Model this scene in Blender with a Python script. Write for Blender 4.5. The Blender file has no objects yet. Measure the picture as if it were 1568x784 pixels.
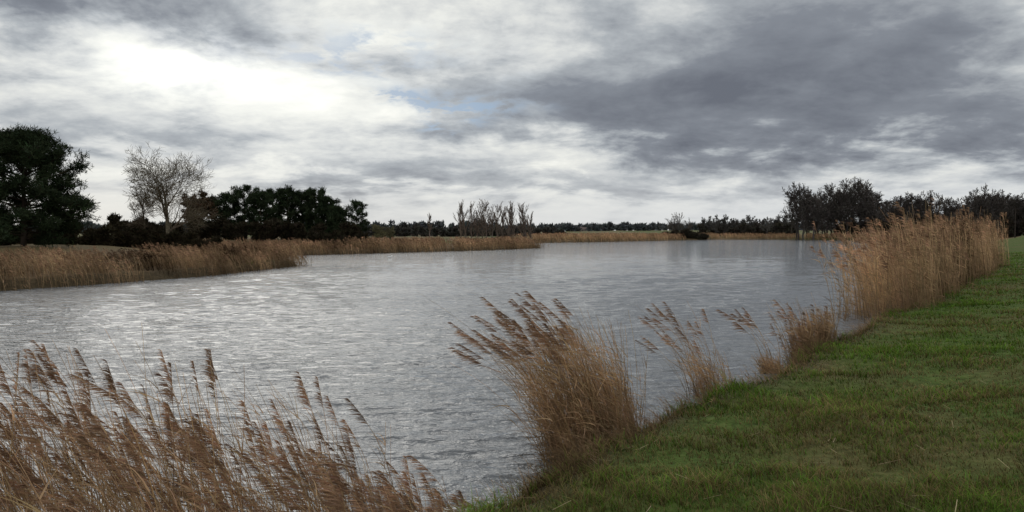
import bpy, math, numpy as np
from mathutils import Vector
rng=np.random.default_rng(7)
scene=bpy.context.scene
F=1162.0; CH=2.3
def wx(px,d): return (px-784)/F*d
def wd(py,z=0.0): return F*(CH-z)/(py-357)
def wz(py,d): return CH-(py-357)/F*d

# ---------------- mesh builder
class MB:
    def __init__(s): s.v=[];s.f=[];s.c=[];s.n=0
    def add(s,v,f,c):
        s.v.append(v.reshape(-1,3)); s.f.append(f.reshape(-1,4)+s.n); s.c.append(c.reshape(-1,3)); s.n+=v.reshape(-1,3).shape[0]
    def ribbons(s,P,W,S,C):
        N,K,_=P.shape
        if N==0: return
        if S.ndim==2: S=S[:,None,:]
        if C.ndim==2: C=np.repeat(C[:,None,:],K,1)
        off=S*W[...,None]*0.5
        v=np.stack([P-off,P+off],2)
        c=np.repeat(C[:,:,None,:],2,2)
        i=(np.arange(N)*K*2)[:,None]+(np.arange(K-1)*2)[None,:]
        f=np.stack([i,i+1,i+3,i+2],-1)
        s.add(v,f,c)
    def tubes(s,P,R,m,C):
        N,K,_=P.shape
        T=np.gradient(P,axis=1); T/=np.linalg.norm(T,axis=-1,keepdims=True)+1e-9
        ref=np.where(np.abs(T[...,2:3])>.9,np.array([1.,0,0]),np.array([0,0,1.]))
        U=np.cross(T,ref);U/=np.linalg.norm(U,axis=-1,keepdims=True)+1e-9
        V=np.cross(T,U)
        a=np.arange(m)/m*2*np.pi
        v=P[:,:,None,:]+R[:,:,None,None]*(U[:,:,None,:]*np.cos(a)[None,None,:,None]+V[:,:,None,:]*np.sin(a)[None,None,:,None])
        n=np.arange(N)[:,None,None]*K*m;k=np.arange(K-1)[None,:,None]*m;j=np.arange(m)[None,None,:];j2=(j+1)%m
        f=np.stack([n+k+j,n+k+j2,n+k+m+j2,n+k+m+j],-1)
        if C.ndim==2: C=np.repeat(C[:,None,:],K,1)
        s.add(v,f,np.repeat(C[:,:,None,:],m,2))
    def obj(s,name,mat,smooth=False):
        v=np.concatenate(s.v).astype(np.float32);f=np.concatenate(s.f).astype(np.int32);c=np.concatenate(s.c)
        me=bpy.data.meshes.new(name)
        me.vertices.add(len(v));me.vertices.foreach_set("co",v.ravel())
        me.loops.add(f.size);me.loops.foreach_set("vertex_index",f.ravel())
        me.polygons.add(len(f));me.polygons.foreach_set("loop_start",np.arange(len(f),dtype=np.int32)*4)
        me.update(calc_edges=True)
        if smooth: me.polygons.foreach_set("use_smooth",np.ones(len(f),dtype=bool))
        at=me.color_attributes.new("Col",'FLOAT_COLOR','POINT')
        cc=np.ones((len(v),4),np.float32);cc[:,:3]=np.clip(c,0,1);at.data.foreach_set("color",cc.ravel())
        o=bpy.data.objects.new(name,me);scene.collection.objects.link(o);me.materials.append(mat)
        return o
def nrm(a): return a/(np.linalg.norm(a,axis=-1,keepdims=True)+1e-9)
def rdir(n): return nrm(rng.normal(size=(n,3)))
def jit(col,n,a=.25,hue=.06):
    return np.array(col)[None]*(1+rng.uniform(-a,a,(n,1)))*(1+rng.uniform(-hue,hue,(n,3)))
_tab=rng.random((256,256))
def vn(x,y,sc):
    x=x*sc+31.7;y=y*sc+57.3
    xi=np.floor(x).astype(int);yi=np.floor(y).astype(int);fx=x-xi;fy=y-yi
    fx=fx*fx*(3-2*fx);fy=fy*fy*(3-2*fy)
    g=lambda i,j:_tab[i%256,j%256]
    return (g(xi,yi)*(1-fx)+g(xi+1,yi)*fx)*(1-fy)+(g(xi,yi+1)*(1-fx)+g(xi+1,yi+1)*fx)*fy
def fbm(x,y,sc,o=4):
    r=0;a=.5
    for i in range(o): r=r+a*vn(x+i*13.1,y-i*7.7,sc*2**i);a*=.5
    return r
# ---------------- node helpers
class NT:
    def __init__(s,t): s.t=t;s.n=t.nodes;s.l=t.links
    def new(s,ty,**k):
        n=s.n.new(ty)
        for a,b in k.items(): setattr(n,a,b)
        return n
    def put(s,sock,val):
        if isinstance(val,bpy.types.NodeSocket): s.l.new(val,sock)
        elif val is not None: sock.default_value=val
    def m(s,op,a,b=None,c=None,clamp=False):
        n=s.new("ShaderNodeMath",operation=op,use_clamp=clamp)
        s.put(n.inputs[0],a);s.put(n.inputs[1],b)
        if c is not None: s.put(n.inputs[2],c)
        return n.outputs[0]
    def vec(s,x,y,z):
        n=s.new("ShaderNodeCombineXYZ")
        for i,q in enumerate((x,y,z)): s.put(n.inputs[i],q)
        return n.outputs[0]
    def noise(s,v,scale,detail=5,rough=.55,dist=0.):
        n=s.new("ShaderNodeTexNoise");s.put(n.inputs["Vector"],v)
        n.inputs["Scale"].default_value=scale;n.inputs["Detail"].default_value=detail
        n.inputs["Roughness"].default_value=rough;n.inputs["Distortion"].default_value=dist
        return n.outputs["Fac"]
    def mapv(s,v,sc=(1,1,1),loc=(0,0,0),rot=(0,0,0)):
        n=s.new("ShaderNodeMapping");s.put(n.inputs[0],v);n.inputs["Scale"].default_value=sc;n.inputs["Location"].default_value=loc;n.inputs["Rotation"].default_value=rot
        return n.outputs[0]
    def mix(s,f,a,b,bt='MIX'):
        n=s.new("ShaderNodeMix",data_type='RGBA',blend_type=bt);s.put(n.inputs[0],f)
        for i,q in ((6,a),(7,b)):
            if isinstance(q,tuple): q=(q+(1,))[:4]
            s.put(n.inputs[i],q)
        return n.outputs[2]
    def ramp(s,f,st,interp='LINEAR'):
        n=s.new("ShaderNodeValToRGB");s.put(n.inputs[0],f);e=n.color_ramp.elements;n.color_ramp.interpolation=interp
        while len(e)<len(st): e.new(.5)
        for i,(p,c) in enumerate(st):
            e[i].position=p;e[i].color=(c+(1,))[:4] if isinstance(c,tuple) else (c,c,c,1)
        return n.outputs[0]
def newmat(name):
    m=bpy.data.materials.new(name);m.use_nodes=True;m.node_tree.nodes.clear();return m,NT(m.node_tree)
def plantmat(name,transl=.3,nscale=3.):
    m,t=newmat(name)
    a=t.new("ShaderNodeAttribute",attribute_name="Col")
    tc=t.new("ShaderNodeTexCoord")
    nz=t.noise(tc.outputs["Object"],nscale,0)
    k=t.ramp(nz,[(.25,.72),(.75,1.28)])
    col=t.mix(1.0,a.outputs["Color"],k,'MULTIPLY')
    p=t.new("ShaderNodeBsdfDiffuse");t.put(p.inputs[0],col)
    o=t.new("ShaderNodeOutputMaterial")
    if transl>0:
        tr=t.new("ShaderNodeBsdfTranslucent");t.put(tr.inputs[0],col)
        mx=t.new("ShaderNodeMixShader");mx.inputs[0].default_value=transl
        t.l.new(p.outputs[0],mx.inputs[1]);t.l.new(tr.outputs[0],mx.inputs[2]);t.l.new(mx.outputs[0],o.inputs[0])
    else: t.l.new(p.outputs[0],o.inputs[0])
    return m
M_reed=plantmat("dry_reed",.35,4.)
M_grass=plantmat("grass_blades",.35,1.3)
M_wood=plantmat("bark",0,6.)
M_leaf=plantmat("needles",0,1.)

# ---------------- pond outline
pond=np.array([(-60,-14),(-30,-7),(-12,-1),(-6,1.6),(-3,3.1),(-1.2,4.3),(-.15,5.6),(.7,7.0),(1.7,8.5),(2.9,9.9),(4.1,11.4),(5.3,13.2),(7.0,15.6),(10.3,20),
 (18.2,31),(29.4,46),(49.5,78),(87,140),(130,205),(142,235),(114,243),(100,262),(68,270),(42,226),(19,192),(6,180),(-3,168),(-2,140),(4.5,128),(4.,120),(-3,103),(-14,89),(-22,79),(-30,74),
 (-27,64),(-19,58),(-15,53.5),(-15.6,49),(-16.5,40),(-18.4,34.5),(-20.4,30),(-30,26),(-70,20)],float)
def sdist(x,y):
    x=np.asarray(x,float);y=np.asarray(y,float)
    d=np.full(x.shape,1e9);ins=np.zeros(x.shape,bool)
    n=len(pond)
    for i in range(n):
        a=pond[i];b=pond[(i+1)%n];ab=b-a
        t=np.clip(((x-a[0])*ab[0]+(y-a[1])*ab[1])/(ab@ab),0,1)
        d=np.minimum(d,(x-a[0]-t*ab[0])**2+(y-a[1]-t*ab[1])**2)
        c=((a[1]>y)!=(b[1]>y))&(x<(b[0]-a[0])*(y-a[1])/(b[1]-a[1]+1e-12)+a[0])
        ins^=c
    d=np.sqrt(d);return np.where(ins,-d,d)
def sm(t): t=np.clip(t,0,1);return t*t*(3-2*t)
def terr(x,y):
    s=sdist(x,y)+(fbm(x,y,1.6,3)-.44)*.5+(fbm(x,y,.25,2)-.37)*.5
    z=np.where(s<0,np.maximum(s*.6,-1.2),0)
    z=z+.42*sm((s+.05)/.5)+.28*sm((s-.3)/4.5)
    left=sm((-x-8)/8)*sm((y-18)/8)
    z=z+left*.8*sm((s-4)/8)*sm((260-y)/100)
    r=np.hypot(x,y)
    z=z+np.where(s>0,(fbm(x,y,.7,3)-.44)*.18*np.clip(s,0,1),0)+np.where(s>0,(fbm(x+9,y,3.,2)-.37)*.09*np.clip(s,0,1)*np.clip(2-r/15,0,1),0)
    z=z+sm((r-320)/900)*5.*sm((x+250)/500)+sm((r-350)/900)*1.2
    z=z+np.where(y>40,sm((x/np.maximum(y,1)-.64)/.1)*sm((r-95)/140)*3.2,0)
    return z,s
n=780
u=np.linspace(-1,1,n);A=6.;B=math.asinh(3500/A)
g=A*np.sinh(B*u)
X,Y=np.meshgrid(g,g,indexing='ij');Y=Y+8
Z,S=terr(X,Y)
mb=MB()
idx=np.arange(n*n).reshape(n,n)
f=np.stack([idx[:-1,:-1],idx[1:,:-1],idx[1:,1:],idx[:-1,1:]],-1)
tan=np.where((Y>26)&(S<14),1,0)*sm((14-S)/6)*np.where((X>0)&(Y<200)&(X/np.maximum(Y,1)>.5),0,1)
tan=np.maximum(tan,np.where((X<0)&(Y>25)&(Y<300),.8,0)*sm((-X-5)/15))
far=sm((np.hypot(X,Y)-200)/150)
mb.add(np.stack([X,Y,Z],-1),f,np.stack([sm((.85-S)/.6),tan,far],-1))
m,t=newmat("ground_grass_soil")
a=t.new("ShaderNodeAttribute",attribute_name="Col");sp=t.new("ShaderNodeSeparateColor");t.l.new(a.outputs["Color"],sp.inputs[0])
tc=t.new("ShaderNodeTexCoord");oc=tc.outputs["Object"]
n1=t.noise(oc,.5,4,.6);n2=t.noise(oc,9,4,.7);n3=t.noise(oc,.012,3)
green=t.ramp(n2,[(.3,(.032,.052,.010)),(.55,(.070,.108,.022)),(.75,(.13,.155,.05))])
brown=t.ramp(n2,[(.3,(.06,.05,.02)),(.7,(.15,.125,.055))])
gc=t.mix(t.ramp(n1,[(.48,0.),(.64,.75)]),green,brown)
tanc=t.ramp(n2,[(.3,(.08,.055,.03)),(.7,(.20,.14,.08))])
gc=t.mix(sp.outputs[1],gc,tanc)
fl=t.ramp(n3,[(.40,(.06,.10,.028)),(.46,(.10,.11,.045)),(.5,(.16,.12,.07)),(.60,(.13,.125,.06)),(.64,(.08,.12,.035))])
gc=t.mix(sp.outputs[2],gc,fl)
gc=t.mix(sp.outputs[0],gc,t.ramp(n2,[(.3,(.03,.024,.014)),(.7,(.10,.075,.042))]))
p=t.new("ShaderNodeBsdfPrincipled");t.put(p.inputs["Base Color"],gc);p.inputs["Roughness"].default_value=.9;p.inputs["Specular IOR Level"].default_value=.1
bp=t.new("ShaderNodeBump");bp.inputs["Distance"].default_value=.06;bp.inputs["Strength"].default_value=.8;t.put(bp.inputs["Height"],n2);t.l.new(bp.outputs[0],p.inputs["Normal"])
o=t.new("ShaderNodeOutputMaterial");t.l.new(p.outputs[0],o.inputs[0])
mb.obj("ground",m,True)

# ---------------- water : real wave relief + fine bump
m,t=newmat("pond_water")
tc=t.new("ShaderNodeTexCoord");oc=tc.outputs["Object"]
wA=t.noise(t.mapv(oc,(.75,2.0,1),rot=(0,0,.12)),2.4,2,.5,.3)
wB=t.noise(t.mapv(oc,(1.0,2.1,1),rot=(0,0,-.15)),6.5,3,.6,.3)
gust=t.noise(t.mapv(oc,(.04,.14,1)),1,3,.6)
gs=t.ramp(gust,[(.35,.7),(.62,1.25)])
h=t.m('ADD',t.m('MULTIPLY',wA,.085),t.m('MULTIPLY',wB,.045))
h=t.m('MULTIPLY',h,gs)
bp=t.new("ShaderNodeBump");bp.inputs["Distance"].default_value=1.;bp.inputs["Strength"].default_value=1.;t.put(bp.inputs["Height"],h)
p=t.new("ShaderNodeBsdfPrincipled");p.inputs["Base Color"].default_value=(.10,.11,.117,1);p.inputs["Roughness"].default_value=.07;p.inputs["IOR"].default_value=1.7
t.l.new(bp.outputs[0],p.inputs["Normal"])
o=t.new("ShaderNodeOutputMaterial");t.l.new(p.outputs[0],o.inputs[0])
ny,nx_=1600,420
yy=3.0*np.exp(np.linspace(0,1,ny)*math.log(330/3.0));uu=np.linspace(-1,1,nx_)
YY=np.repeat(yy[:,None],nx_,1);XX=uu[None,:]*(14+yy[:,None]*1.05)
dyl=yy*math.log(110)/ny
H=np.zeros_like(YY)
r2=np.random.default_rng(3)
warp=(fbm(XX,YY,.35,3)-.44)*2.2
amp_mod=.6+.8*fbm(XX,YY*2.5,.05,3)
for k in range(36):
    lam=.14*(.8/.14)**(k/35.)
    th=math.radians(-82+r2.normal()*15)
    kx,ky=math.cos(th)*2*np.pi/lam,math.sin(th)*2*np.pi/lam
    a_=.0038*(lam/.5)*r2.uniform(.6,1.3)*min(1,(.45/lam)**1.3)
    fade=np.clip((lam/(dyl*2.6))-1,0,1)[:,None]
    grp=.1+1.7*vn(XX+k*37.3,(YY+k*11.1)*2.,.5/lam**.5)
    H+=a_*fade*grp*np.sin(kx*XX+ky*YY+warp*r2.uniform(.3,1.)+r2.uniform(0,6.28))
H*=amp_mod
idx=np.arange(ny*nx_).reshape(ny,nx_)
wm=MB();wm.add(np.stack([XX,YY,H],-1),np.stack([idx[:-1,:-1],idx[:-1,1:],idx[1:,1:],idx[1:,:-1]],-1),np.ones((ny*nx_,3)))
ap=np.array([(-90,-40,0),(90,-40,0),(17.15,3,0),(-17.15,3,0)],float);wm.add(ap,np.array([[0,1,2,3]]),np.ones((4,3)))
wm.obj("pond_water",m,True)

# ---------------- reeds
WIND=np.array([-1.,.15,0])
STEM=(.46,.315,.18);PLUME=(.33,.205,.13);LEAF=(.45,.305,.175)
def reeds(mb,bx,by,H,bend,wst=.006,nleaf=3,npl=40,plw=.004,pll=.11,plfrac=.8,K=9,spread=.12,tint=1.,zmax=1.9,patch=0.):
    N=len(bx);zz,_=terr(bx,by);base=np.stack([bx,by,np.minimum(np.maximum(zz,-.15),zmax)-.03],-1)
    L=nrm(WIND[None]+rng.normal(size=(N,3))*np.array([.15,.25,0]))
    J=rng.normal(size=(N,3))*spread;J[:,2]=0
    pt=(1+patch*(fbm(bx,by,.5,3)-.44)*4)*tint;b=bend
    def pos(i,tt):
        bb=b[i][...,None];Hh=H[i][...,None];T=tt[...,None]
        return base[i]+Hh*(L[i]*bb*(T**1.9)+J[i]*T+np.array([0,0,1.])*(T-.30*bb*T**2.6))
    I=np.repeat(np.arange(N)[:,None],K,1);T=np.repeat(np.linspace(0,1,K)[None],N,0)
    P=pos(I,T)
    W=wst*(1.1-.6*T)
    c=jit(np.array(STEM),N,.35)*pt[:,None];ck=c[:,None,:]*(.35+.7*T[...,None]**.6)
    th=rng.uniform(0,np.pi,N);S1=np.stack([np.cos(th),np.sin(th),0*th],-1)
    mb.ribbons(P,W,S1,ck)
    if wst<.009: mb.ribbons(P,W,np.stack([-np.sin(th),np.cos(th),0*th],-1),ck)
    if nleaf:
        M=int(N*nleaf);i=rng.integers(0,N,M);t0=rng.uniform(.05,.8,M)
        Kl=5;s=np.linspace(0,1,Kl)[None,:,None]
        ln=rng.uniform(.18,.42,M)[:,None,None]*np.minimum(1,H[i]/1.6)[:,None,None]
        d=nrm(L[i]*rng.uniform(.0,1.2,(M,1))+rdir(M)*np.array([.6,.6,.2])+np.array([0,0,.75]))[:,None,:]
        dr=rng.uniform(.1,.9,M)[:,None,None]
        P=pos(i,t0)[:,None,:]+ln*(d*s+(L[i][:,None,:]*.35+np.array([0,0,-.8]))*dr*s**2)
        W=(wst*rng.uniform(1.,2.,M))[:,None]*(1-.85*s[...,0])
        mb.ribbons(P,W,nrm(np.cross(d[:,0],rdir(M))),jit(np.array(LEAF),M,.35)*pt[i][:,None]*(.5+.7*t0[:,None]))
    if npl:
        has=np.where(rng.random(N)<plfrac)[0];M=len(has)*npl
        i=np.repeat(has,npl);tq=1-rng.random(M)**1.2*(.27/np.maximum(H[i],.5));
        p0=pos(i,tq);tg=nrm(pos(i,np.full(M,1.02))-pos(i,np.full(M,.95)))
        pl=pll*rng.uniform(.5,1.25,M)*(.45+.7*np.clip((1-tq)/(.2/np.maximum(H[i],.5)),0,1))*rng.uniform(.6,1.15,N)[i]
        d=nrm(tg*1.0+L[i]*.6+rdir(M)*.32)[:,None,:]
        s=np.linspace(0,1,4)[None,:,None]
        P=p0[:,None,:]+pl[:,None,None]*(d*s+(L[i][:,None,:]*.45+np.array([0,0,-.35]))*s**2)
        W=plw*rng.uniform(.6,1.4,M)[:,None]*np.array([.6,1.3,1.,.2])[None]
        shade=rng.uniform(.7,1.3,(N,1))[i]
        mb.ribbons(P,W,nrm(np.cross(d[:,0],rdir(M))),jit(np.array(PLUME),M,.3)*shade*pt[i][:,None])
def clump(name,cx,cy,rx,ry,N,h0,h1,b0,b1,rot=0,mb=None,**k):
    own=mb is None
    if own: mb=MB()
    r=np.sqrt(rng.random(N))*1.0;a=rng.uniform(0,2*np.pi,N)
    dx=r*np.cos(a)*rx;dy=r*np.sin(a)*ry
    bx=cx+dx*math.cos(rot)-dy*math.sin(rot);by=cy+dx*math.sin(rot)+dy*math.cos(rot)
    H=rng.uniform(h0,h1,N)*(1-.15*r**2);b=rng.uniform(b0,b1,N)
    reeds(mb,bx,by,H,b,**k)
    if own: return mb.obj(name,M_reed)
mb=MB()
for N,hl,hh,pf,nl in ((900,.60,1.05,.50,3.),(1100,.35,.85,.22,4.)):
    tt=rng.random(N)
    bx=-5.2+4.65*tt**1.15+rng.normal(0,.2,N);by=3.6+.06*(bx+4.6)+rng.uniform(0,1.7,N)+np.where(bx>-1.6,.6,0)
    H=np.interp(bx,[-4.6,-3,-2,-1.3,-.7,-.2],[2.02,1.92,1.80,1.45,.70,.3])*(hl+(hh-hl)*rng.random(N)**.8)
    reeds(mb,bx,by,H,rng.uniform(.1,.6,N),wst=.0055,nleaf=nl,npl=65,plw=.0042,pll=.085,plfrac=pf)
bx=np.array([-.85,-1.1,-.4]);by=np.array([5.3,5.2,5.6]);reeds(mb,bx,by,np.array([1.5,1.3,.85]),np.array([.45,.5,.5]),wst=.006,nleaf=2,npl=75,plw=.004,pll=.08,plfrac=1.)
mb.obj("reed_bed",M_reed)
mb=MB()
clump("",.86,7.8,.66,.38,680,.7,1.8,.10,.5,rot=.85,mb=mb,wst=.006,nleaf=5,npl=0)
clump("",.76,7.85,.52,.34,90,1.55,2.15,.30,.62,rot=.85,mb=mb,wst=.006,nleaf=2,npl=65,plw=.0045,pll=.09,plfrac=.75)
mb.obj("reed_clump",M_reed)
mb=MB()
clump("",2.88,10.65,.38,.24,140,.4,1.1,.1,.5,rot=.85,mb=mb,wst=.0065,nleaf=5,npl=0)
clump("",2.75,10.75,.4,.22,30,1.2,1.8,.25,.55,rot=.85,mb=mb,wst=.006,nleaf=2,npl=40,plw=.006,pll=.09,plfrac=.6)
mb.obj("reed_clump",M_reed)
mb=MB()
clump("",4.28,12.4,.17,.14,170,.25,.62,.05,.4,mb=mb,wst=.008,nleaf=5,npl=0)
clump("",4.25,12.4,.17,.14,8,1.1,1.6,.35,.6,mb=mb,wst=.008,nleaf=2,npl=40,plw=.007,plfrac=.6)
mb.obj("reed_clump",M_reed)
mb=MB()
clump("",5.22,13.1,.36,.34,480,.5,1.05,.0,.18,mb=mb,wst=.009,nleaf=5,npl=20,plw=.008,plfrac=.1,spread=.18,tint=.8)
clump("",5.12,13.2,.34,.3,30,1.0,1.55,.1,.4,mb=mb,wst=.008,nleaf=2,npl=30,plw=.007,plfrac=.4)
mb.obj("reed_clump",M_reed)
clump("reed_stubble",-.5,5.5,.9,.35,130,.12,.42,.1,.7,rot=.6,wst=.005,nleaf=3,npl=0)
def bed(name,pts,w0,w1,dens,h0,h1,b=(.1,.4),**k):
    pts=np.array(pts,float);mb=MB()
    seg=pts[1:]-pts[:-1];L=np.hypot(seg[:,0],seg[:,1]);wm_=w1 if np.isscalar(w1) else max(w1);N=int(L.sum()*(wm_-w0)*dens)
    si=rng.choice(len(seg),N,p=L/L.sum());tt=rng.random(N);nx=np.stack([-seg[:,1],seg[:,0]],-1)/L[:,None]
    off=rng.uniform(w0,wm_,N);cum=np.concatenate([[0],np.cumsum(L)]);sl=(cum[si]+tt*L[si])/cum[-1]
    if not np.isscalar(w1): keep0=off<np.interp(sl,np.linspace(0,1,len(w1)),w1)
    else: keep0=np.ones(N,bool)
    q=pts[si]+seg[si]*tt[:,None]+nx[si]*off[:,None]+rng.normal(0,.22,(N,2))
    keep=keep0&(fbm(q[:,0],q[:,1],.35,3)>.27)
    q=q[keep];sl=sl[keep];hs=np.interp(sl,[0,1],[h0[0],h0[1]]) if not np.isscalar(h0) else rng.uniform(h0,h1,len(q))
    if not np.isscalar(h0): hs=hs*rng.uniform(.62,1.08,len(q))
    H=hs*(.70+.65*fbm(q[:,0],q[:,1],.4,3))
    reeds(mb,q[:,0],q[:,1],H,rng.uniform(b[0],b[1],len(q)),**k);return mb.obj(name,M_reed)
bed("reed_bed",[(9.5,18.9),(10.3,20),(18.2,31),(29.2,46)],-.7,[1.2,2.1,2.8,3.4],75,(2.4,3.05),None,b=(.0,.25),wst=.012,nleaf=4,npl=14,plw=.014,pll=.15,plfrac=.45,K=7,spread=.08,zmax=.3,patch=.7,tint=.92)
bed("reed_bed",[(29.4,47.5),(49.2,78),(86,140)],.3,4,7,2.2,2.8,b=(.0,.2),wst=.04,nleaf=3,npl=6,plw=.05,pll=.3,K=5)
bed("reed_bed",[(-45,23.5),(-30,26),(-20.4,30),(-18.4,34.5),(-16.5,40),(-15.6,49),(-14.6,53.5)],-.6,3.4,40,1.0,1.6,b=(.15,.5),wst=.015,nleaf=3.5,npl=8,plw=.018,pll=.17,plfrac=.5,K=6,tint=.68,zmax=.25,patch=.9)
bed("reed_bed",[(-15,53.5),(-19,58),(-27,64)],-1,4,13,1.0,1.5,wst=.025,nleaf=3,npl=6,plw=.03,K=5,tint=.75,zmax=.3)
bed("reed_bed",[(-30,74),(-22,79),(-14,89),(-3,103),(4.5,119)],-1,5,14,1.1,1.6,wst=.04,nleaf=3,npl=5,plw=.045,pll=.2,K=5,zmax=.3,tint=.88,patch=.5)
bed("reed_bed",[(6,180),(19,192),(42,226),(68,270),(100,262),(114,243),(135,236)],-1,9,3.,1.3,2.0,wst=.11,nleaf=2.5,npl=3,plw=.1,pll=.3,K=4,tint=1.1,zmax=.6,patch=.4)

# ---------------- grass
N=380000
d=3.0*np.exp(rng.random(N)*math.log(70/3.0));rt=rng.uniform(-.35,.92,N);gx=rt*d;gy=d+rng.normal(0,.2,N)
z,s=terr(gx,gy)
pn=fbm(gx,gy,1.6,4);pn2=fbm(gx,gy,.3,4);pn3=fbm(gx+50,gy,5.,2)
keep=(s>.08)&(rng.random(N)<.15+1.4*pn)&~((gx/gy<.64)&(gy>52))
gx,gy,z,s,pn,pn2,pn3,d=[q[keep] for q in (gx,gy,z,s,pn,pn2,pn3,d)];N=len(gx)
h=(rng.uniform(.025,.080,N))*(.1+2.6*pn*(.2+1.7*pn3))*(1+.9*np.clip(1-s/.8,0,1))*(1+.012*d)
w=.0036*(d/4)**.85*rng.uniform(.6,1.4,N)
dr=rdir(N);dr[:,2]=0;dr=nrm(dr)
K=4;sv=np.linspace(0,1,K)[None,:,None]
P=np.stack([gx,gy,z-.005],-1)[:,None,:]+h[:,None,None]*(np.array([0,0,1.])*(sv-.25*sv**2)+dr[:,None,:]*rng.uniform(.15,1.3,N)[:,None,None]*sv**1.7+WIND*.12*sv)
W=w[:,None]*np.array([1,.9,.65,.1])[None]
dry=(rng.random(N)<.09+np.clip((pn2-.44)*4,0,.55)+.5*np.clip((.42-pn)*4.5,0,1)+.45*np.clip(1-s/.6,0,1))
c=jit((.097,.168,.024),N,.5,.16)
c*=(.35+1.4*pn[:,None])
cd=jit((.19,.145,.065),N,.5)
c=np.where(dry[:,None],cd,c)
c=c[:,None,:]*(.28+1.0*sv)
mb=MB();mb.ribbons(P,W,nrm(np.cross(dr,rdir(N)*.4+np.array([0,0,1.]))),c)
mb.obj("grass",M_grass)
N=160;gy=rng.uniform(3.2,14,N);gx=gy*rng.uniform(.0,.75,N);z,s=terr(gx,gy);k=s>.3;gx,gy,z=gx[k],gy[k],z[k];N=len(gx)
a=rng.uniform(0,np.pi,N);dv=np.stack([np.cos(a),np.sin(a),rng.uniform(-.1,.2,N)],-1);ll=rng.uniform(.05,.22,N)
sv=np.linspace(0,1,3)[None,:,None];P=np.stack([gx,gy,z+.035],-1)[:,None,:]+dv[:,None,:]*ll[:,None,None]*sv
mb=MB();mb.ribbons(P,np.full((N,3),.0045),nrm(np.cross(dv,np.array([0,0,1.]))),jit((.36,.29,.18),N,.3));mb.obj("fallen_reed_straw",M_reed)
mb=MB();N=3600
i=rng.integers(6,14,N);tt=rng.random(N)[:,None]
q=pond[i]+(pond[i+1]-pond[i])*tt+rng.normal(0,.16,(N,2))+np.array([.2,-.16])
q=q[fbm(q[:,0],q[:,1],1.1,3)>.38]
reeds(mb,q[:,0],q[:,1],rng.uniform(.06,.28,len(q)),rng.uniform(.1,1.,len(q)),wst=.005,nleaf=2,npl=0,K=5,spread=.4,tint=.62,patch=.6)
mb.obj("bank_dry_grass",M_reed)

# ---------------- trees
def grow(mb,base,H,nch,rad,ang=.8,up=.06,wig=.12,ratio=.55,trunk=.8,tmin=.2,minw=.02,col=(.07,.055,.045),tubelev=2,lean=(0,0,0)):
    P0=np.array([base],float);D=nrm(np.array([[0,0,1.]])+np.array([lean]));L=np.array([H*trunk]);R=np.array([rad])
    out=[]
    for lev in range(len(nch)+1):
        K=6 if lev<2 else 4;n=len(P0);P=np.zeros((n,K,3));P[:,0]=P0;dd=D.copy();Ds=np.zeros((n,K,3));Ds[:,0]=dd
        for k in range(1,K):
            dd=nrm(dd+rng.normal(size=(n,3))*wig*(1 if lev else .5)+np.array([0,0,up]));P[:,k]=P[:,k-1]+dd*(L/(K-1))[:,None];Ds[:,k]=dd
        T=np.linspace(0,1,K)[None];Rk=np.maximum(R[:,None]*(1-.8*T),minw*.5)
        c=jit(col,n,.2)
        if lev<tubelev: mb.tubes(P,Rk,7 if lev==0 else 4,c)
        else: mb.ribbons(P,Rk*2*np.array([1]*(K-1)+[.5])[None],nrm(np.cross(Ds[:,0],rdir(n))),c)
        out.append((P,Ds))
        if lev<len(nch):
            c_=nch[lev];i=np.repeat(np.arange(n),c_);M=len(i)
            tq=tmin+(1-tmin)*((np.tile(np.arange(c_),n)+rng.random(M))/c_);kf=tq*(K-1);k0=np.minimum(kf.astype(int),K-2);fr=(kf-k0)[:,None]
            P0=P[i,k0]*(1-fr)+P[i,k0+1]*fr;Dp=Ds[i,k0]
            perp=nrm(np.cross(Dp,rdir(M)));a=ang*rng.uniform(.6,1.25,M)[:,None]
            D=nrm(Dp*np.cos(a)+perp*np.sin(a));
            L=L[i]*ratio*(1.15-.55*tq)*rng.uniform(.7,1.25,M);R=np.maximum(R[i]*(1-.75*tq)*.55,minw*.5)
            tmin=.15
    return out
def tufts(mb,pts,n,size,w,jr,col,upb=.5,sq=.7):
    i=rng.integers(0,len(pts),n);m=6
    c0=pts[i]+rdir(n)*(rng.random((n,1))**.5)*jr*np.array([1,1,sq])
    c0=np.repeat(c0,m,0);M=n*m;d=nrm(rdir(M)+np.array([0,0,upb]));l=size*rng.uniform(.5,1.2,M)
    P=np.stack([c0,c0+d*(l*.55)[:,None],c0+d*l[:,None]],1)
    c=np.repeat(jit(col,n,.45,.1),m,0)
    mb.ribbons(P,w*np.repeat(np.array([[.6,1.,.15]]),M,0),nrm(np.cross(d,rdir(M))),c)
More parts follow.
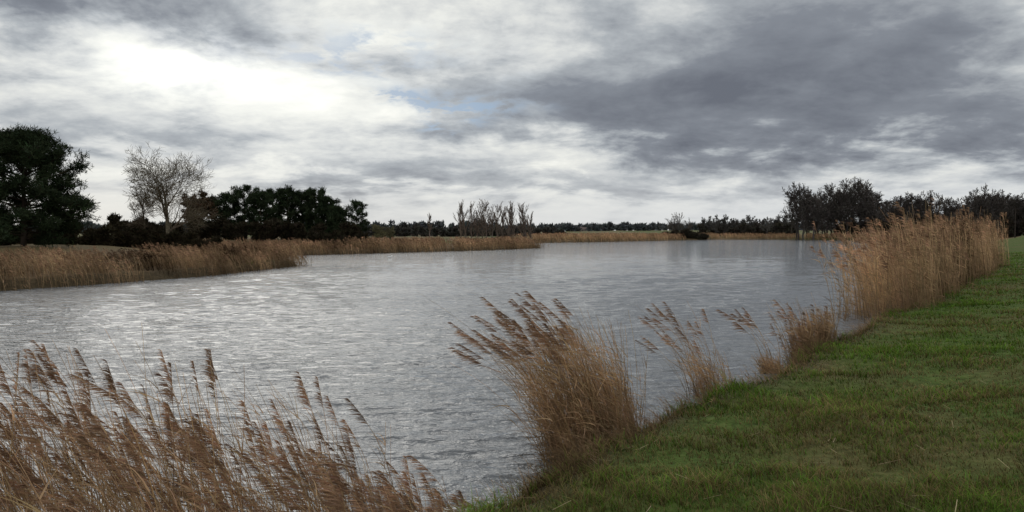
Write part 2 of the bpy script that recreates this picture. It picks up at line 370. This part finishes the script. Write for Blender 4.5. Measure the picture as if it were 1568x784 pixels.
def pine(name,x,y,H,width,low=.25,ntuft=2500,size=.28,w=.035,limbs=34,flat=False,jr=.5,extra=None,col=(.030,.042,.022),subl=.35):
    mb=MB();z0=float(terr(np.array([x]),np.array([y]))[0][0])-.1
    H=H-z0
    K=8;T=np.linspace(0,1,K);tr=np.stack([x+.25*np.sin(T*3)*H*.05,y+0*T,z0+T*H*.93],-1)
    mb.tubes(tr[None],(H*.022*(1-.85*T)+.02)[None],8,jit((.06,.045,.035),1))
    tl=low+(1-low)*((np.arange(limbs)+rng.random(limbs))/limbs)
    if flat: prof=np.interp(tl,[low,.6,.85,1],[.6,1,.95,.5])
    else: prof=np.interp(tl,[low,.45,.7,.88,1],[.85,1,.85,.6,.15])
    a=rng.uniform(0,2*np.pi)+np.arange(limbs)*2.4;ln=prof*width/2*rng.uniform(.55,1.1,limbs)
    el=np.interp(tl,[low,1],[.05,.7])
    d=np.stack([np.cos(a)*np.cos(el),np.sin(a)*np.cos(el),np.sin(el)],-1)
    st=np.stack([np.interp(tl*.93,T*.93,tr[:,0]),np.interp(tl*.93,T*.93,tr[:,1]),z0+tl*H*.9],-1)
    if extra is not None:
        for e in extra:
            st=np.vstack([st,[x,y,z0+e[0]]]);v=np.array([e[1],e[2],e[3]]);ll=np.linalg.norm(v);d=np.vstack([d,v/ll]);ln=np.append(ln,ll)
    s=np.linspace(0,1,6)[None,:,None]
    P=st[:,None,:]+d[:,None,:]*ln[:,None,None]*s+np.array([0,0,1.])*(.12*ln[:,None,None]*(s**2-s)) 
    mb.tubes(P,(.012*H*(1-.8*s[...,0])*.6+.012)*np.ones((len(ln),1)),4,jit((.05,.04,.03),len(ln)))
    m=7;i=np.repeat(np.arange(len(ln)),m);q=rng.uniform(.3,1.,len(i));p0=st[i]+d[i]*(ln[i]*q)[:,None]
    dd=nrm(d[i]+rdir(len(i))*.8+np.array([0,0,.2]));l2=rng.uniform(.4,1.,len(i))*width*.35*subl
    P2=p0[:,None,:]+dd[:,None,:]*l2[:,None,None]*np.linspace(0,1,3)[None,:,None]
    mb.ribbons(P2,np.full(P2.shape[:2],.03),nrm(np.cross(dd,rdir(len(i)))),jit((.05,.04,.03),len(i)))
    pts=np.concatenate([P2[:,1],P2[:,2],P2[:,2]])
    tufts(mb,pts,ntuft,size,w,jr,col)
    return mb.obj(name,M_leaf)
pine("pine_tree",wx(36,45),45,8.1,6.6,low=.08,ntuft=13500,size=.28,w=.032,limbs=50,jr=.5,
     extra=[(2.2,4.6,0,.5),(2.6,4.2,-.4,.0),(1.6,3.2,.5,.3),(3.0,3.2,0,.9)])
pine("pine_tree",wx(-90,48),48,8.0,7,low=.12,ntuft=5000,size=.32,w=.04,limbs=36,jr=.6)
for px,top,dd,wd_ in [(350,300,100,4.4),(374,289,102,4.8),(398,296,98,4),(418,291,104,4.2),(440,287,101,4.6),(462,294,103,4.2),(482,292,100,4.),(500,302,99,4.0),(516,318,97,3.)]:
    pine("pine_tree",wx(px,dd),dd,wz(top,dd),wd_,low=.12,ntuft=1800,size=.42,w=.06,limbs=26,flat=(px%4!=0),jr=.45)
pine("pine_tree",wx(546,98),98,wz(306,98),3.4,low=.2,ntuft=750,size=.4,w=.06,limbs=20,jr=.4)
pine("pine_tree",wx(324,104),104,wz(302,104),3.8,low=.15,ntuft=1400,size=.42,w=.07,limbs=24,jr=.5,col=(.033,.033,.02))
def bare(name,px,d,top,rad=.2,nch=(11,7,6,4),mat=M_wood,leaf=None,dx=0,**k):
    mb=MB();x=wx(px,d);z0=float(terr(np.array([x]),np.array([d]))[0][0])-.1;H=wz(top,d)-z0
    o=grow(mb,(x,d,z0),H,nch,rad,**k)
    if leaf: 
        tufts(mb,o[3][0][:,2],leaf[0],leaf[1],leaf[2],.3,leaf[3])
    return mb.obj(name,mat)
bare("bare_tree",258,80,246,.28,(15,9,7,5),ang=.86,up=.07,ratio=.70,trunk=.74,tmin=.14,minw=.026,col=(.12,.10,.07))
bare("bare_tree",222,84,292,.15,(10,7,6,5),ang=.75,up=.05,ratio=.58,trunk=.75,tmin=.12,minw=.03,col=(.10,.08,.06))
bare("oak_tree",306,92,298,.18,(10,7,6),leaf=(1900,.3,.07,(.060,.038,.022)),ratio=.55,trunk=.75,minw=.03)
bare("willow_tree",582,97,334,.1,(14,8,7,5),ang=.8,ratio=.6,trunk=.6,tmin=.05,minw=.035,col=(.17,.16,.09))
bare("willow_tree",598,99,341,.1,(12,7,6,4),ang=.8,ratio=.6,trunk=.6,tmin=.05,minw=.035,col=(.16,.15,.09))
for px,top in [(658,332),(706,322),(714,316),(722,320),(730,324),(738,314),(745,318),(754,325),(762,320),(770,324),(778,320),(786,322),(802,324),(808,322),(813,332)]:
    bare("poplar_tree",px,150,top,.12,(18,7,5),ang=.38 if px not in(738,745,730) else .7,up=.14,ratio=.42,trunk=.95,tmin=.08,minw=.055,col=(.17,.135,.11))
def mass(name,lst,d0,d1,nch=(10,7,6,3),minw=.10,col=(.075,.066,.06),rad=.3,ang=.75,ratio=.55):  # default col is bark lightened to paint in distance haze
    mb=MB()
    for px,top in lst:
        d=rng.uniform(d0,d1);x=wx(px,d);z0=float(terr(np.array([x]),np.array([d]))[0][0])-.1;H=wz(top,d)-z0
        grow(mb,(x,d,z0),H*1.0,nch,rad*rng.uniform(.7,1.2),ang=ang,up=.07,ratio=ratio,trunk=.74,tmin=.12,minw=minw,col=np.array(col)*rng.uniform(.7,1.3))
    return mb.obj(name,M_wood)
def brush(name,px0,px1,d0,d1,n,h,size,w,col,hv=.4):
    mb=MB();N=max(int(abs(px1-px0)/F*d0*1.5/ (h*.6)),3)
    px=np.linspace(px0,px1,N)+rng.normal(0,(px1-px0)/N*.5,N);d=rng.uniform(d0,d1,N);x=wx(px,d);z,s=terr(x,d)
    k=s>2.5;x=x[k];d=d[k];z=z[k];N=len(x)
    if N==0: return
    hh=h*rng.uniform(1-hv,1+hv,N)
    P=[]
    for k in (.15,.4,.65,.85): P.append(np.stack([x+rng.normal(0,h*.15,N),d,z+hh*k],-1))
    tufts(mb,np.concatenate(P),n,size,w,h*.33,col,upb=.8,sq=.6)
    return mb.obj(name,M_leaf)
L=[(1212,281),(1222,280),(1238,290),(1252,286),(1266,284),(1280,278),(1295,273),(1306,272),(1318,277),(1330,288),(1345,298),(1358,300),(1372,295),(1385,292),(1398,296),(1410,294),(1424,303),(1438,298),(1448,308)]
mass("woodland",L+[(px+7,t_+5) for px,t_ in L]+[(px-3,t_+25) for px,t_ in L[2:]],254,290,minw=.13)
L=[(1470,300),(1480,292),(1492,290),(1502,286),(1514,288),(1526,291),(1538,293),(1550,294),(1562,294),(1574,292),(1590,296),(1610,292),(1640,296)]
mass("woodland",L+[(px+6,t_+5) for px,t_ in L]+[(px-3,t_+20) for px,t_ in L],225,250,minw=.12)
mass("woodland",[(px,rng.uniform(328,336)) for px in np.arange(1078,1212,6)],380,430,nch=(9,7,5,3),minw=.18,col=(.10,.095,.09))  # farthest trees: paler grey col carries the painted haze
brush("undergrowth",1205,1452,252,262,9000,5.5,1.2,.28,(.05,.043,.033),hv=.5)
brush("undergrowth",1452,1680,225,235,8000,5,1.2,.28,(.05,.043,.033),hv=.5)
brush("undergrowth",1075,1210,380,400,3000,5,1.6,.4,(.06,.055,.045))
mb=MB()
xi,yi=wx(1043,255),255.
gx_,gy_=np.meshgrid(np.linspace(-1,1,33),np.linspace(-1,1,17),indexing='ij');rr=np.hypot(gx_,gy_)
isl=np.stack([xi+gx_*9,yi+gy_*4,.9*(1-rr**2)-.1+.12*np.sin(gx_*17+gy_*9)],-1)
idx=np.arange(33*17).reshape(33,17)
mb.add(isl,np.stack([idx[:-1,:-1],idx[1:,:-1],idx[1:,1:],idx[:-1,1:]],-1),jit((.10,.075,.045),33*17,.3));mb.obj("island",M_wood)
mb=MB()
for px,top in [(1034,329),(1044,327),(1026,335),(1052,336)]:
    x=wx(px,255);grow(mb,(x,255+rng.uniform(-1,1),.3),wz(top,255),(9,6,5,3),.14,ang=.65,up=.07,ratio=.5,trunk=.8,minw=.06,col=(.11,.095,.08))
mb.obj("bare_tree",M_wood)
mb=MB();N=60;xx=xi+rng.uniform(-8,8,N);P=np.stack([xx,yi+rng.uniform(-2,2,N),rng.uniform(.2,1,N)*(3.2-np.abs(xx-xi)*.25)],-1)
tufts(mb,P,4000,.9,.20,.8,(.05,.044,.032),upb=.8,sq=.6);mb.obj("island_bush",M_leaf)
brush("bramble_hedge",-140,330,50,58,14000,1.1,.35,.06,(.038,.032,.02))
brush("bramble_hedge",180,560,84,94,12000,2.0,.45,.09,(.035,.03,.02))
brush("hedgerow",540,860,330,420,5000,3.2,1.6,.4,(.065,.062,.055))
brush("hedgerow",200,640,420,520,5000,5,2.2,.5,(.06,.06,.055))
brush("distant_tree_line",700,1560,900,1100,6000,6.,5,1.6,(.10,.11,.115))  # blue-grey col has aerial haze painted into the trees
brush("distant_tree_line",-300,760,800,1000,6000,9,5,1.6,(.09,.10,.105))  # same painted haze in the tree colour

# ---------------- farm buildings
def smat(name,c):
    m,t=newmat(name);tc=t.new("ShaderNodeTexCoord");col=t.ramp(t.noise(tc.outputs["Object"],.8,4),[(.3,tuple(q*.8 for q in c)),(.7,tuple(min(q*1.2,1) for q in c))])
    p=t.new("ShaderNodeBsdfPrincipled");t.put(p.inputs["Base Color"],col);p.inputs["Roughness"].default_value=.8
    o=t.new("ShaderNodeOutputMaterial");t.l.new(p.outputs[0],o.inputs[0]);return m
mw=smat("render_wall",(.2,.18,.15));mr=smat("roof_tile",(.10,.07,.06));mg=smat("window_dark",(.03,.03,.04));mwh=smat("white_feather",(.8,.8,.78));mo=smat("beak",(.35,.2,.05))
def pm(name,v,f,mat,par,loc=(0,0,0)):
    me=bpy.data.meshes.new(name);me.from_pydata(v,[],f);me.materials.append(mat);o=bpy.data.objects.new(name,me);scene.collection.objects.link(o);o.parent=par;o.location=loc;return o
def house(px,d,w,dp,h,rh,rot):
    e=bpy.data.objects.new("farmhouse",None);scene.collection.objects.link(e);x=wx(px,d);z=float(terr(np.array([x]),np.array([float(d)]))[0][0])-.2
    e.location=(x,d,z);e.rotation_euler=(0,0,rot);a=w/2;b=dp/2
    pm("walls",[(-a,-b,0),(a,-b,0),(a,b,0),(-a,b,0),(-a,-b,h),(a,-b,h),(a,b,h),(-a,b,h),(-a,0,h+rh),(a,0,h+rh)],[(0,1,5,4),(2,3,7,6),(1,2,6,9,5),(3,0,4,8,7)],mw,e)
    o_=.5;s=rh/b
    pm("roof",[(-a-o_,-b-o_,h-o_*s+.15),(a+o_,-b-o_,h-o_*s+.15),(a+o_,0,h+rh+.15),(-a-o_,0,h+rh+.15),(-a-o_,b+o_,h-o_*s+.15),(a+o_,b+o_,h-o_*s+.15)],[(0,1,2,3),(3,2,5,4)],mr,e)
    for i in range(3):
        cx=-a+w*(i+.5)/3;pm("window_%d"%i if i!=1 else "door",[(cx-.6,-b-.03,1 if i!=1 else 0),(cx+.6,-b-.03,1 if i!=1 else 0),(cx+.6,-b-.03,2.3),(cx-.6,-b-.03,2.3)],[(0,1,2,3)],mg,e)
house(884,960,16,9,2.6,3.0,.2);house(902,980,12,8,2.4,2.6,-.3)
mb=MB();x=wx(1554,190);z0=float(terr(np.array([x]),np.array([190.]))[0][0])
mb.tubes(np.array([[[x,190,z0-.5],[x,190,z0+7.5]]]),np.array([[.14,.10]]),8,np.array([[.05,.04,.035]]))
mb.tubes(np.array([[[x-1,190,z0+6.9],[x+1,190,z0+6.9]]]),np.array([[.07,.07]]),6,np.array([[.05,.04,.035]]))
mb.obj("utility_pole",M_wood)
def skin(name,pts,rad,edges,mat,par):
    me=bpy.data.meshes.new(name);me.from_pydata(pts,edges,[]);me.materials.append(mat);o=bpy.data.objects.new(name,me);scene.collection.objects.link(o);o.parent=par
    md=o.modifiers.new("s",'SKIN')
    for i,r in enumerate(rad): me.skin_vertices[0].data[i].radius=(r,r)
    me.skin_vertices[0].data[0].use_root=True
    sb=o.modifiers.new("d",'SUBSURF');sb.levels=1;sb.render_levels=1;return o
e=bpy.data.objects.new("gull",None);scene.collection.objects.link(e);e.location=(wx(597,70),70,.02);e.rotation_euler=(0,0,.3);e.scale=(.9,.9,.9)
skin("body",[(0,0,.06),(.14,0,.09),(-.14,0,.08),(-.27,0,.11),(.2,0,.2),(.24,0,.27)],[.09,.075,.07,.02,.04,.045],[(0,1),(0,2),(2,3),(1,4),(4,5)],mwh,e)
skin("beak",[(.27,0,.27),(.36,0,.255)],[.014,.006],[(0,1)],mo,e)
skin("wings",[(-.02,.07,.12),(-.2,.06,.14),(-.33,.02,.15)],[.04,.03,.01],[(0,1),(1,2)],smat("grey_feather",(.4,.42,.45)),e)

# ---------------- world
w=bpy.data.worlds.new("World");scene.world=w;w.use_nodes=True;w.node_tree.nodes.clear();t=NT(w.node_tree)
SAZ,SEL=-24.7,17.
tc=t.new("ShaderNodeTexCoord");sp=t.new("ShaderNodeSeparateXYZ");t.l.new(tc.outputs["Generated"],sp.inputs[0]);x,y,z=sp.outputs
az=t.m('MULTIPLY',t.m('ARCTAN2',x,y),57.2958);el=t.m('MULTIPLY',t.m('ARCSINE',z),57.2958)
zc=t.m('ADD',t.m('MAXIMUM',z,0.),.23);P=t.vec(t.m('DIVIDE',x,zc),t.m('DIVIDE',y,zc),0.)
nA=t.noise(t.mapv(P,(1,1.1,1),loc=(3.1,1.7,0)),1.3,2,.5,.2)
nB=t.noise(t.mapv(P,(1,1.0,1),loc=(7,2,0)),2.3,7,.58,.25)
nC=t.noise(t.mapv(P,(1,1.1,1),loc=(2,5,0)),7.,5,.62,.2)
azw=t.m('ADD',az,t.m('MULTIPLY',t.m('SUBTRACT',nA,.5),30.));elw=t.m('ADD',el,t.m('MULTIPLY',t.m('SUBTRACT',nB,.5),9.))
def G(a0,e0,sa,se,amp,A_=None,E_=None):
    A_=A_ or azw;E_=E_ or elw
    a=t.m('POWER',t.m('ABSOLUTE',t.m('DIVIDE',t.m('SUBTRACT',A_,a0),sa)),2.);b=t.m('POWER',t.m('ABSOLUTE',t.m('DIVIDE',t.m('SUBTRACT',E_,e0),se)),2.)
    return t.m('MULTIPLY',t.m('EXPONENT',t.m('MULTIPLY',t.m('ADD',a,b),-1.)),amp)
D=G(22,11,17,5.5,1.0)
for q in [(24,6.8,15,1.6,.5),(5,8.6,10,2.,.45),(-31,15.8,10,2.8,1.0),(-9,4.6,8,1.0,.55),(4,3.6,7,.7,.3),(20,22,40,7,.2),(-26,7.,9,1.,.25),(-17,11,13,4,-.22)]:
    D=t.m('ADD',D,G(*q))
D=t.m('ADD',D,t.m('ADD',t.m('MULTIPLY',t.m('SUBTRACT',nA,.5),.6),t.m('ADD',t.m('MULTIPLY',t.m('SUBTRACT',nB,.5),2.2),t.m('MULTIPLY',t.m('SUBTRACT',nC,.5),.8))))
Dr=t.m('MULTIPLY',t.m('ADD',D,.5),.5,clamp=True)
cc=t.ramp(Dr,[(0.,(.94,.94,.91)),(.16,(.80,.81,.80)),(.29,(.63,.65,.675)),(.42,(.42,.45,.495)),(.60,(.235,.257,.305)),(.9,(.145,.16,.20))])
glow=t.m('ADD',G(-23,11.,6,1.8,.30,az,el),G(-16,11,20,8,.14,az,el))
inv=t.m('SUBTRACT',1.,Dr)
gm=t.m('ADD',1.,t.m('MULTIPLY',glow,t.m('MULTIPLY',inv,1.0)))
cc=t.mix(1.,cc,t.vec(gm,gm,t.m('MULTIPLY',gm,.965)),'MULTIPLY')
hz=t.m('MULTIPLY',t.m('EXPONENT',t.m('MULTIPLY',t.m('POWER',t.m('ABSOLUTE',t.m('DIVIDE',el,3.1)),2.),-1.)),.92)
hz=t.m('MULTIPLY',hz,t.m('SUBTRACT',1.,t.m('MULTIPLY',t.m('SUBTRACT',Dr,.3),.75)),clamp=True)
azf=t.m('MULTIPLY',t.m('ADD',az,35.),1/70.,clamp=True)
cc=t.mix(hz,cc,t.mix(azf,(.82,.80,.745),(.65,.68,.71)))
hi=t.m('MULTIPLY',t.m('SUBTRACT',el,19.),.06,clamp=True)
cc=t.mix(hi,cc,t.ramp(nB,[(.35,(.53,.56,.61)),(.65,(1.,1.,1.))]))
sky=t.new("ShaderNodeTexSky",sky_type='NISHITA',sun_disc=False);sky.sun_elevation=math.radians(SEL);sky.sun_rotation=math.radians(SAZ)
cl=t.new("ShaderNodeVectorMath",operation='SCALE');t.l.new(cc,cl.inputs[0]);cl.inputs[3].default_value=10.
gap=t.m('ADD',G(-6.5,9.9,6.5,.9,1.8),t.m('ADD',G(-33,4.8,10,.8,1.1),G(-14,13.,8,1.2,.9)))
gapf=t.m('MULTIPLY',gap,t.ramp(nC,[(.44,1.),(.56,.0)]),clamp=True)
fin=t.mix(t.m('MULTIPLY',gapf,.88),cl.outputs[0],t.mix(.88,sky.outputs[0],(2.4,3.7,5.5)))
bg=t.new("ShaderNodeBackground");t.put(bg.inputs[0],fin);bg.inputs[1].default_value=.1
o=t.new("ShaderNodeOutputWorld");t.l.new(bg.outputs[0],o.inputs[0])
ld=bpy.data.lights.new("sun",'SUN');ld.energy=.6;ld.angle=math.radians(45);ld.color=(1,.95,.87)
lo=bpy.data.objects.new("sun",ld);scene.collection.objects.link(lo)
a=math.radians(SAZ);e_=math.radians(SEL+14);dv=Vector((math.sin(a)*math.cos(e_),math.cos(a)*math.cos(e_),math.sin(e_)))
lo.rotation_euler=dv.to_track_quat('Z','Y').to_euler()
cd=bpy.data.cameras.new("camera");cd.sensor_width=36;cd.lens=36*F/1568;cd.clip_end=12000;cd.clip_start=.05
co=bpy.data.objects.new("camera",cd);scene.collection.objects.link(co);co.location=(0,0,CH)
co.rotation_euler=(math.radians(90)-math.atan(35/F),0,0);scene.camera=co
scene.view_settings.view_transform='Standard';scene.view_settings.look='None';scene.view_settings.exposure=0
